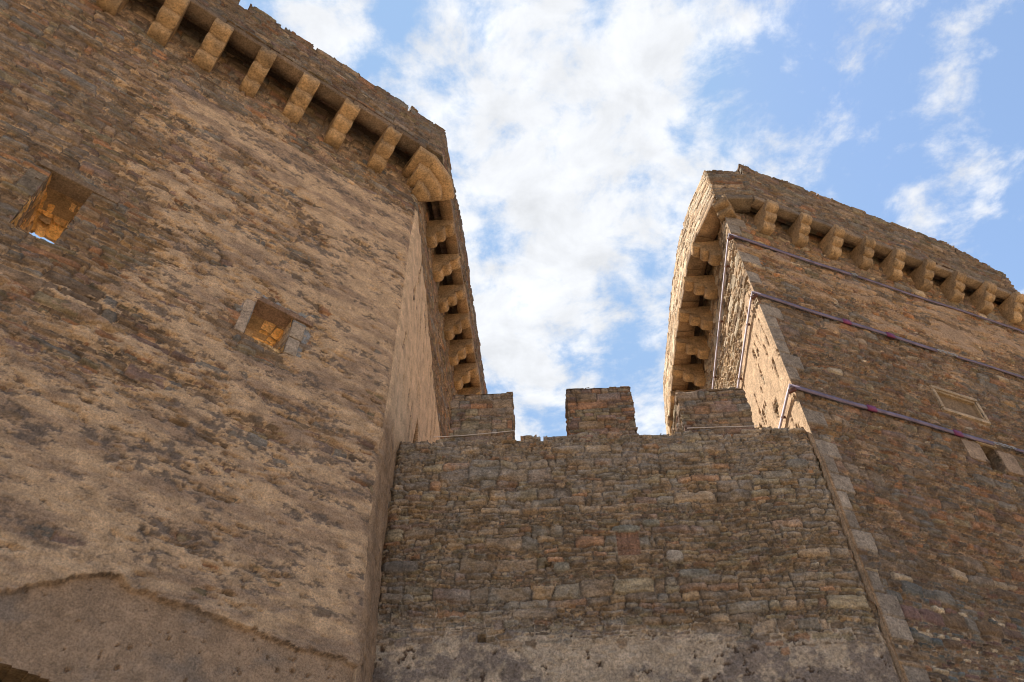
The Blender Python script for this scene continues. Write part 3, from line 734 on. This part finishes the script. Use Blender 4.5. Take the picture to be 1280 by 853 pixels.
def parapet(parent, pts, v0, v1, topf, seed, kinds, notches, T=.42, zoff=None, u_at=None, name='parapet', step=.0175, pale=None):
    p = Path(pts, u_at=u_at)
    us = p.grid(p.u[0], p.u[-1], step); vs = vgrid([(v0, v1, step)])
    U, V = np.meshgrid(us, vs, indexing='ij')
    S = stones(U, V, seed, ch=(.07, .19), seg=(.4, 1.4), ww=(1.5, 5.0), maxw=.6, warp=.03)
    C = stone_colour(S, U, V, kinds, seed, .45)
    mort = -.024 + .028 * (fbm(U * 3, V * 5, 9, 4) - .4); H = np.maximum(S['H'], mort); tm = sst(mort - S['H'], 0, .006)
    if pale is not None:
        Cs = palette(S['rnd'][..., 0], dict(sand=.5, pale=.38, tan=.12)) * (.8 + .4 * S['rnd'][..., 1:2]) * (.8 + .4 * fbm(U * 9, V * 14, 3, 4))[..., None]
        C = np.where((U < pale)[..., None], Cs * 1.5, C); H0 = (U < pale) * .5  # sunlit run: sunlight put into the colour as brighter, paler stones
    C = mixc(C, np.array((.20, .15, .105)) * (.7 + .6 * fbm(U * 12, V * 12, 12, 3))[..., None], tm * (1 if pale is None else .5))
    if pale is not None: H = H * (1 - H0)
    H = H + .04 * (fbm(U * .7, V * .7, 3, 3) - .5)
    Uc, Vc = centres(us, vs)
    top = topf(Uc) + (.10 * (np.floor(vn(Uc * 1.7, Uc * 0 + seed, 5) * 4) / 4 - .5) + .035 * (fbm(Uc * 6, Uc * 0 + 1, 6, 3) - .5)) * (1 if pale is None else sst(np.abs(Uc - pale), .1, .9))
    cv = S['cv'][:-1, :-1]
    keep = (Vc < top) 
    for (a, b, z) in notches: keep &= ~((Uc > a + .03 * (vn(Vc * 9, Vc * 0, 2) - .5)) & (Uc < b + .05 * (vn(Vc * 7, Vc * 0, 3) - .5)) & (Vc > z))
    mb = MB(); sheet(mb, p, us, vs, H, C, keep, T=T, back=6, zoff=zoff, layers=5, edges='tblr')
    o = mb.build(name, M['masonry'], parent)
    return p, o
KP = dict(brown=.25, plum=.20, slate=.18, umber=.08, tan=.12, rust=.07, olive=.06, blue=.02, pale=.02)
nf, ns = lp.nrm
cA = LT + nf * .75; cB = LT + ns * .62
# where the offset front meets the chamfer and the offset side
pf0 = LT + LF * -10.6 + nf * .75
pts = [pf0, LT + LF * .10 + nf * .75, LT + LS * .42 + ns * .58, LT + LS * 3 + ns * .63, LT + LS * 6 + ns * .60, LT + LS * 9.6 + ns * .60]
def ptop(U): return np.where(U < 0, 18.28 + 0 * U, 18.22 + 0 * U)
parapet(ltw, pts, 17.10, 18.5, ptop, 51, KP, [(-5.02, -4.80, 17.95), (-4.12, -4.02, 18.12), (-3.38, -3.28, 18.08), (-1.02, -.94, 18.02), (.9, 2.0, 18.14), (3.3, 3.5, 18.15), (5.2, 5.5, 18.1)], u_at=1, zoff=lambda U: np.where(U < 0, np.maximum(U, -9) * .035, 0 * U))
# strip of wide lintels seen on edge below the rubble: cover slab added to keep the gap behind dark
def ring(path, a, b, i0, i1, z, parent, name, zf=None):
    us = path.grid(a, b, .25); P, N = path.at(us); mb = MB()
    Z = np.array([z + (zf(u) if zf else 0) for u in us])[:, None]
    X = np.stack([np.concatenate([P + N * i0, Z], 1), np.concatenate([P + N * i1, Z], 1), np.concatenate([P + N * i1, Z + .12], 1), np.concatenate([P + N * i0, Z + .12], 1)], 1)
    n = len(us); I = np.arange(n * 4).reshape(n, 4)
    F = [np.stack([I[:-1, k], I[:-1, (k + 1) % 4], I[1:, (k + 1) % 4], I[1:, k]], -1) for k in range(4)]
    mb.add(X, np.concatenate(F), (.14, .10, .07)); return mb.build(name, M['masonry'], parent, smooth=False)
ring(lp, -10.5, 9.5, -1.3, .45, 17.42, ltw, 'shade_cover_slab', lz)

# ------------------------------------------------------------------ right tower
RT = np.array([4.94, 9.68]); RF = dirs(68.5); RS = dirs(4.5)
rtw = empty('fortress_tower', (8.5, 14.0, 0))
tag(rtw, 'right tower with sunlit side, carved plaque and three steel bands round it', 'tower', 'stone towers of the fortress')
RW = 8.45
RB = RT + RF * RW; RQ = RB + dirs(-14) * 8.0
rp = Path([RT + RS * 9.5, RT, RB, RQ], u_at=1)
us = np.concatenate([np.arange(-9.5, -5.2, .06), rp.grid(-5.2, RW + .4, .0165), np.arange(RW + .46, RW + 8.0, .1)]); us = np.unique(np.round(us, 5))
if 0.0 not in us: us = np.sort(np.append(us, 0.0))
us[np.argmin(np.abs(us - RW))] = RW
vs = vgrid([(-.3, 5.2, .12), (5.2, 16.4, .0175), (16.4, 17.3, .05)])
U, V = np.meshgrid(us, vs, indexing='ij')
S = stones(U, V, 12, ch=(.08, .20), seg=(.3, 1.1), ww=(1.1, 3.6), maxw=.42, lay=(.38, .42, .20), warp=.065, thick=.055)
kr = dict(brown=.25, umber=.11, slate=.13, rust=.13, plum=.12, olive=.06, tan=.12, ochre=.03, pale=.02, dark=.03)
C = stone_colour(S, U, V, kr, 4, .5)
low = sst(V, 8.3, 6.9) * (U > 0)
Cl = palette(S['rnd'][..., 0], dict(blue=.16, slate=.16, umber=.16, plum=.16, brown=.14, pale=.13, dark=.08, tan=.04)) * (.8 + .5 * S['rnd'][..., 1:2]) * (.75 + .5 * fbm(U * 9, V * 14, 3, 4))[..., None]
C = mixc(C, Cl, low * sst(S['rnd'][..., 4], .1, .3))
# side stones made paler, the sun that strikes them put into the colour
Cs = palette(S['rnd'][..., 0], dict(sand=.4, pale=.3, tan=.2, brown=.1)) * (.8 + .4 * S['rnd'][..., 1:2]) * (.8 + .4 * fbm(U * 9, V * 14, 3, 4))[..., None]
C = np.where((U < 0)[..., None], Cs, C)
# upper band of the front: buff stones and patches of render
upb = sst(V + .08 * U, 13.9, 14.6) * (U > 0); C = mixc(C, C * np.array((1.45, 1.35, 1.2)), upb * sst(S['rnd'][..., 3], .3, .5))
mort = -.028 + .030 * (fbm(U * 3, V * 5, 9, 4) - .3) + .012 * low
mort = mort - .016
H = np.maximum(S['H'] * (1 + .0 * U), mort); tm = sst(mort - S['H'], 0, .008)
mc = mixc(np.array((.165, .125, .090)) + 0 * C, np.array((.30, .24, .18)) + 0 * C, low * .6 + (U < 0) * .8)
C = mixc(C, mc * (.7 + .6 * fbm(U * 12, V * 12, 12, 3))[..., None], tm)
cov = .30 + .5 * (fbm(U * .5, V * .8, 5, 4) - .5) + 1.2 * (fbm(U * 1.4, V * 5, 6, 5, .62) - .5) + .22 * sst(V, 13.4, 14.2) - .3 * sst(V, 15.3, 15.9) - .25 * sst(V, 13.2, 12.0)
sidec = .80 + .5 * (fbm(U * 2.0, V * 1.0, 5, 4) - .5) - .85 * sst(V - (14.05 - .25 * (-U)) - .5 * (fbm(U * 3, V * 2, 7, 4) - .5), -.06, .1) - .5 * sst(fbm(U * 8, V * 2, 8, 4), .62, .70)
cov = np.where(U < 0, sidec, cov)
PLv = -.035 + .075 * sst(cov, .36, .66) + .012 * (fbm(U * 6, V * 10, 3, 4) - .5)
pw = sst(PLv - H, -.004, .006)
pc = np.array((.36, .255, .170)) * (.80 + .4 * fbm(U * 5, V * 8, 7, 4))[..., None]
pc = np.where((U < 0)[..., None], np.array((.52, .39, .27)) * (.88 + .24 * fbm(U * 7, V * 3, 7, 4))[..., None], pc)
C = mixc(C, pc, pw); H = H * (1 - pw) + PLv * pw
# quoins at the near corner: pale dressed blocks, every second one long
qi = np.floor(V / .34).astype(int); ql = np.where(vn(qi * 3.7, qi * 0 + .5, 4) > .5, .42, .24)
qz = (V / .34 - qi)
qd = np.minimum(np.minimum(qz, 1 - qz) * .34, ql - U)
q = (U >= 0) * sst(qd, -.004, .012) * (vn(qi * 5.1, qi * 0 + 2.5, 6) > .42)
C = mixc(C, np.array((.30, .262, .222)) * (.6 + .7 * fbm(U * 10, V * 10, 6, 5))[..., None] * (.7 + .5 * vn(qi * 2.3, qi * 0 + .5, 8))[..., None], q * .9)
H = H * (1 - q) + q * (.012 + .012 * fbm(U * 7, V * 7, 4, 3)); H = np.where((U >= 0) & (U < ql + .01) & (np.abs(qd) < .010) & (vn(qi * 5.1, qi * 0 + 2.5, 6) > .42), H - .02, H)
H = H - .05 * np.exp(-(np.abs(U) / .06) ** 2) * fbm(V * 2.5, V * 0 + 3, 6, 4)
H = H + .04 * (fbm(U * .5, V * .5, 13, 3) - .5)
# orange-stained dressed strip along the seam with the curtain wall
og = sst(.05 - U, -.01, .01) * (U >= 0) * sst(V, 9.7, 9.3); C = mixc(C, np.array((.30, .185, .09)) * (.5 + .9 * fbm(U * 12, V * 5, 2, 4))[..., None], og * .75)
Uc, Vc = centres(us, vs)
keep = np.ones(Uc.shape, bool)
RWIN = (4.05, 4.42, 10.36, 10.98); PLQ = (3.66, 4.68, 11.74, 12.26)
for (a, b, c, d) in (RWIN, PLQ): keep &= ~((Uc > a) & (Uc < b) & (Vc > c) & (Vc < d))
# the corner leans in a little towards the top
def rdel(z): return np.clip(.031 * (np.asarray(z, float) - 9.9), 0, .17)
def rlean(H): return H
H = H * (1 - .85 * np.exp(-(U / .06) ** 2))
mb = MB()
def rshift(U, V): return -RF * (rdel(V) * np.where(U > 0, np.exp(-U / .6), 1.0))[..., None]
sheet(mb, rp, us, vs, rlean(H), C, keep, shift=rshift, T=1.0, back=10, layers=8, edges='tb', rcol=(.22, .17, .12), base=rlean(0 * H))
mb.build('tower_wall', M['masonry'], rtw)
def rl(z): return 0.0
rpl = Path([p for p in rp.p], u_at=1)
reveal(rp, RWIN[0], RWIN[1], RWIN[2], RWIN[3], .9, 0, 71, dict(umber=.5, brown=.5), 'window_reveal', rtw, .2, True)
o_ = rl(10.7)
wallblock(rp, 3.60, 4.045, 10.50, 10.97, .030 + o_, .2, (.30, .225, .165), 'jamb_stone', rtw, 'masonry', 1)
wallblock(rp, 4.43, 4.85, 10.42, 10.93, .034 + o_, .2, (.30, .225, .165), 'jamb_stone', rtw, 'masonry', 2)
wallblock(rp, 3.98, 4.50, 10.985, 11.10, .035 + o_, .2, (.33, .26, .18), 'lintel_stone', rtw, 'masonry', 3)
# carved plaque: moulded frame round a recessed panel
pq = empty('carved_plaque'); pq.parent = rtw
def loc_parts(parent):  # parts of a part sit in the tower's frame
    return parent
oo = rl(12.0)
def bar(u0, u1, z0, z1, out, deep, c, name, seed):
    return wallblock(rp, u0, u1, z0, z1, out + oo, deep, c, name, pq, 'carved', seed, .002)
FC = (.40, .315, .225)
bar(3.58, 4.76, 12.26, 12.34, .035, .12, FC, 'frame_moulding', 1); bar(3.58, 4.76, 11.66, 11.74, .035, .12, FC, 'frame_moulding', 2)
bar(3.58, 3.655, 11.745, 12.255, .032, .12, FC, 'frame_moulding', 3); bar(4.685, 4.76, 11.745, 12.255, .032, .12, FC, 'frame_moulding', 4)
bar(3.66, 4.68, 12.20, 12.255, .010, .12, (.36, .27, .17), 'frame_moulding', 5); bar(3.66, 3.70, 11.75, 12.195, .008, .12, (.36, .27, .17), 'frame_moulding', 6)
bar(4.64, 4.68, 11.75, 12.195, .008, .12, (.36, .27, .17), 'frame_moulding', 7); bar(3.705, 4.635, 11.75, 11.78, .006, .12, (.36, .27, .17), 'frame_moulding', 8)
bar(3.66, 4.68, 11.745, 12.25, -.05, .12, (.23, .165, .105), 'panel', 9)

# corbels of the right tower
RBZ = 16.05
def rslices(u, w, n=6):
    out = []
    for t in np.linspace(-w / 2, w / 2, n):
        P, N = frame(rp, u + t); out.append((P - (RF * rdel(16.0) if u < 0 else 0), N))
    return out
for u in (.80, 1.72, 2.62, 3.50, 4.36, 5.26, 6.18, 7.12, 8.02):
    mb = MB(); zz = RBZ + random.uniform(-.025, .025)
    s = 1.0
    sweep(mb, rslices(u, .27 + random.uniform(-.02, .02)), rollprofile(3, .13, .13, .155, zz + .12, .185, zz + .58, sq=2.0), KC * random.uniform(.85, 1.15) * np.array((.95, .98, 1.05)), seed=100 + ci, jit=random.choice((.012, .02, .03))); ci += 1
    mb.build('corbel', M['carved'], rtw)
# side corbels: the parapet bows away from the wall, so they grow longer with distance
side_pts = np.array([(4.60, 9.42), (4.36, 10.45), (4.29, 11.3), (4.32, 12.9), (4.42, 14.5), (4.62, 16.9), (4.95, 18.7)])
for y in (10.75, 11.75, 12.75, 13.75, 14.75, 15.75, 16.8):
    u = -(y - RT[1]) / RS[1]; xw = RT[0] + RS[0] * (-u); xo = np.interp(y, side_pts[:, 1], side_pts[:, 0]); reach = xw - xo - .10
    mb = MB(); zz = RBZ + random.uniform(-.02, .02); k = reach / .57
    sweep(mb, rslices(u, .30), rollprofile(3, .14 * min(k, 1.15), .12, (reach - .26) / 2, zz + .12, .185, zz + .58, sq=2.3, rz=.13), KC * random.uniform(.9, 1.12), seed=120 + ci, jit=.014); ci += 1
    mb.build('corbel', M['carved'], rtw)
bis = rp.nrm[0] + rp.nrm[1]; bis /= np.hypot(*bis); tn = np.array([-bis[1], bis[0]])
def diag(P, bis, w, n=6): 
    tn = np.array([-bis[1], bis[0]]); return [(P + tn * t, bis) for t in np.linspace(-w / 2, w / 2, n)]
mb = MB(); P = RT + RF * .05 - bis * .02 - RF * .15
sweep(mb, diag(P, bis, .34), rollprofile(2, .12, .05, .13, RBZ + .30, .20, RBZ + .64, sq=2.4), KC * .7, seed=77, jit=.012); mb.build('corner_corbel', M['carved'], rtw)
b2 = rp.nrm[1] + rp.nrm[2]; b2 /= np.hypot(*b2); mb = MB()
sweep(mb, diag(RB - b2 * .15, b2, .36), rollprofile(3, .14, .14, .17, RBZ + .12, .18, RBZ + .58, sq=2.2), KC * .95, seed=78, jit=.012); mb.build('corner_corbel', M['carved'], rtw)

rn = rp.nrm[1]
FO = .45 - .15
rl16 = Path([RT + RS * 9.5 - .15 * rp.nrm[0] * -1 * 0 , RT, RB, RQ], u_at=1)
lintels(rp, [.42, .80, 1.72, 2.62, 3.50, 4.36, 5.26, 6.18, 7.12, 8.02, 8.5], .24, FO + .15, lambda u: RBZ + .565, .16, rtw, 140, (.27, .20, .135))
# parapet path: far side, bowed side, chamfer, front, chamfer, right side
po = RT + rn * .45
def onfront(s): return po + RF * s
Rpts = [tuple(p) for p in side_pts[::-1]] + [tuple(onfront(.42)), tuple(onfront(RW - .15)), tuple(onfront(RW - .15) + dirs(20) * .9), tuple(RQ + rp.nrm[2] * .45)]
NS = len(side_pts)
pr_ = Path(Rpts, u_at=NS)   # u = 0 where the front run starts
L_f = RW - .57
def rtop(U):
    z = np.where(U < -1.0, 17.95, 18.2)
    z = np.where((U > -2.4) & (U < -.06), 17.90, z)
    z = z - .55 * np.clip((U - 6.1) / 1.9, 0, 3) ** 1.5 * (U > 6.1)
    return np.maximum(z, 17.25)
p_, o_p = parapet(rtw, Rpts, RBZ + .73, 18.45, rtop, 58, dict(brown=.26, plum=.12, slate=.18, umber=.10, tan=.16, rust=.06, olive=.10, sand=.02), [(-.10, -.02, 17.75), (2.15, 2.22, 18.02), (4.3, 4.37, 18.0), (6.4, 6.45, 17.8), (-2.6, -2.48, 17.78), (-4.1, -4.0, 17.8), (-6.1, -6.0, 17.75)], T=.34, u_at=NS, pale=-.86)
# lintels under the side, the chamfer and far end follow the parapet path
lintels(pr_, [-.86, -.03], -.36, .012, lambda u: RBZ + .585, .15, rtw, 160, (.25, .19, .13))
su = [-(y) for y in (1.9, 2.9, 3.9, 4.9, 5.9, 6.9, 7.9, 8.9)]
lintels(pr_, sorted([-.92, -1.9] + su[1:]), -.42, .01, lambda u: RBZ + .565, .16, rtw, 170, (.33, .225, .135))
lintels(pr_, [L_f + .03, L_f + .9, L_f + 2.5, L_f + 5], -.30, .01, lambda u: RBZ + .565, .16, rtw, 190, (.27, .2, .135))
ring(rp, .55, RW + 7.5, -1.2, .28, 17.25, rtw, 'shade_cover_slab'); ring(rp, -9.4, -.75, -1.2, .42, 17.24, rtw, 'shade_cover_slab')

# ------------------------------------------------------------------ steel bands round the right tower
def band(label, zs, zc, clamps, chain, zside, side_len, seed):
    b = empty('steel_band', (RT[0], RT[1], zc)); tag(b, label, 'steel band', 'steel bands tying the right tower')
    hh = .043
    def strip(name, pts, h, th, mat, parent=b):
        mb = MB(); pts = [np.array(p, float) for p in pts]; n = len(pts); X = []
        for i, (x, y, z, nx, ny) in enumerate(pts):
            for (o, dz) in ((0, -h), (th, -h), (th, h), (0, h)): X.append((x + nx * o, y + ny * o, z + dz))
        I = np.arange(n * 4).reshape(n, 4)
        F = [np.stack([I[:-1, k], I[1:, k], I[1:, (k + 1) % 4], I[:-1, (k + 1) % 4]], -1) for k in range(4)]
        mb.add(np.array(X), np.concatenate(F + [I[0:1], I[-1:, ::-1]]), (.3, .2, .3)); return mb.build(name, M[mat], parent, smooth=False)
    def fp(s, out):
        P, N = frame(rp, max(s, 0.0001)); z = np.interp(s, [0, RW], zs); z += .012 * math.sin(s * 2.1 + seed)
        P = P + N * (out + rl(z)); return (*P, z, *N)
    def sp(s, out):
        P, N = frame(rp, -s); z = np.interp(s, [0, side_len], [zs[0], zside]); P = P + N * out - RF * rdel(z); return (*P, z, *N)
    A_ = np.array([rp.nrm[1], rp.nrm[0]]); Q_ = RT + np.linalg.solve(A_, np.array([.042, .085])) - RF * rdel(zs[0])
    qn = rp.nrm[0] + rp.nrm[1]; qn = qn / np.hypot(*qn); Qp = (*Q_, zs[0], *qn)
    c0, c1 = chain
    strip('front_bar', [Qp] + [fp(s, .042) for s in np.linspace(.10, c0, 24)], hh, .022, 'steel')
    if c1 < RW: strip('front_bar', [fp(s, .042) for s in np.linspace(c1, RW + .02, 14)], hh * .72, .020, 'steel')
    P0, _ = frame(rp, .0001)
    side = [Qp] + [sp(s, .085) for s in np.linspace(.12, side_len, 30)]
    strip('side_bar', side, hh * .9, .02, 'steel_light')
    # corner shoe
    mb = MB(); Pc = Q_ - qn * .07
    slab(mb, v3(Pc - tn * .07 - bis * .0, zs[0] - .11), v3(tn), v3(bis), ZU, (.14, .05, .075), (.2, .05, .05), 1, .001, .004); mb.build('corner_shoe', M['rusty'], b)
    for s in (.7, 2.2, 3.9):
        if s < side_len:
            x = sp(s, .0); mb = MB(); N_ = np.array(x[3:5]); slab(mb, v3(np.array(x[:2]), x[2] - .02), v3((N_[1], -N_[0])), v3(N_), ZU, (.04, .11, .04), (.2, .1, .1), 1, .001, .003); mb.build('standoff', M['rusty'], b)
    for s in clamps:
        a = fp(s - .10, .036); c = fp(s + .10, .036)
        strip('clamp', [a, fp(s, .036), c], hh * 1.28, .042, 'clamp')
    if c1 > c0:
        mb = MB(); k = 0
        n = max(3, int((c1 - c0) / .075))
        for i in range(n):   # chain of short links
            s = c0 + (i + .5) * (c1 - c0) / n; x = fp(s, .075); N_ = np.array(x[3:5]); D_ = np.array([-N_[1], N_[0]])
            th = np.linspace(0, 2 * PI, 13)[:-1]; ph = np.linspace(0, 2 * PI, 7)[:-1]; L_ = (c1 - c0) / n * .68; w_ = .024; r_ = .0075
            vert = ZU if i % 2 == 0 else v3(N_)
            oth = v3(N_) if i % 2 == 0 else ZU
            V_ = []
            for t in th:
                for p in ph:
                    rad = np.array([math.cos(t), math.sin(t)])
                    V_.append(v3(x[:2], x[2]) + v3(D_) * (rad[0] * (L_ + r_ * math.cos(p))) + vert * (rad[1] * (w_ + r_ * math.cos(p))) + oth * r_ * math.sin(p))
            I = np.arange(72).reshape(12, 6)
            F = np.stack([I, np.roll(I, -1, 0), np.roll(np.roll(I, -1, 0), -1, 1), np.roll(I, -1, 1)], -1).reshape(-1, 4)
            mb.add(np.array(V_), F, (.3, .3, .3))
        mb.build('tension_chain', M['chain'], b)
band('topmost steel band, just under the corbels of the right tower', (15.42, 15.78), 15.5, (), (2.95, 3.10), 15.05, 4.4, 1)
band('middle steel band with maroon clamps, above the carved plaque', (13.47, 13.74), 13.5, (2.03, 3.15), (4.38, 4.92), 13.30, 4.2, 2)
band('lowest steel band, between the carved plaque and the small window', (10.95, 11.17), 11.0, (1.58, 3.55), (4.42, 4.95), 10.95, 4.0, 3)

# ------------------------------------------------------------------ cables at the foot of the merlons
def cable(pts, r, label):
    pts = [np.array(p, float) for p in pts]; fine = []
    for i in range(len(pts) - 1):
        for t in np.linspace(0, 1, 9)[:-1]: fine.append(pts[i] * (1 - t) + pts[i + 1] * t)
    fine.append(pts[-1]); n = len(fine); V_ = []
    for i, p in enumerate(fine):
        for a in np.linspace(0, 2 * PI, 9)[:-1]:
            d = CW_D; V_.append(p + ZU * r * math.sin(a) + v3((CW_D[1], -CW_D[0])) * r * math.cos(a))
    I = np.arange(n * 8).reshape(n, 8); F = np.stack([I[:-1], I[1:], np.roll(I[1:], -1, 1), np.roll(I[:-1], -1, 1)], -1).reshape(-1, 4)
    mb = MB(); mb.add(np.array(V_), F, (.5, .5, .5)); o = mb.build('cable', M['cable']); tag(o, label, 'cable', 'thin cables at the foot of the merlons')
def cwpt(u, out, z): q = CW_P + CW_D * u + np.array([CW_D[1], -CW_D[0]]) * out; return (q[0], q[1], z)
cable([cwpt(-1.3, .03, 10.19), cwpt(-.8, .035, 10.195), cwpt(-.3, .035, 10.23), cwpt(.06, .03, 10.26)], .0065, 'pale cable sagging along the foot of the merlon beside the left tower')
cable([cwpt(2.95, .035, 10.165), cwpt(3.4, .04, 10.16), cwpt(4.12, .03, 10.16)], .0065, 'straight pale cable along the foot of the merlon beside the right tower')
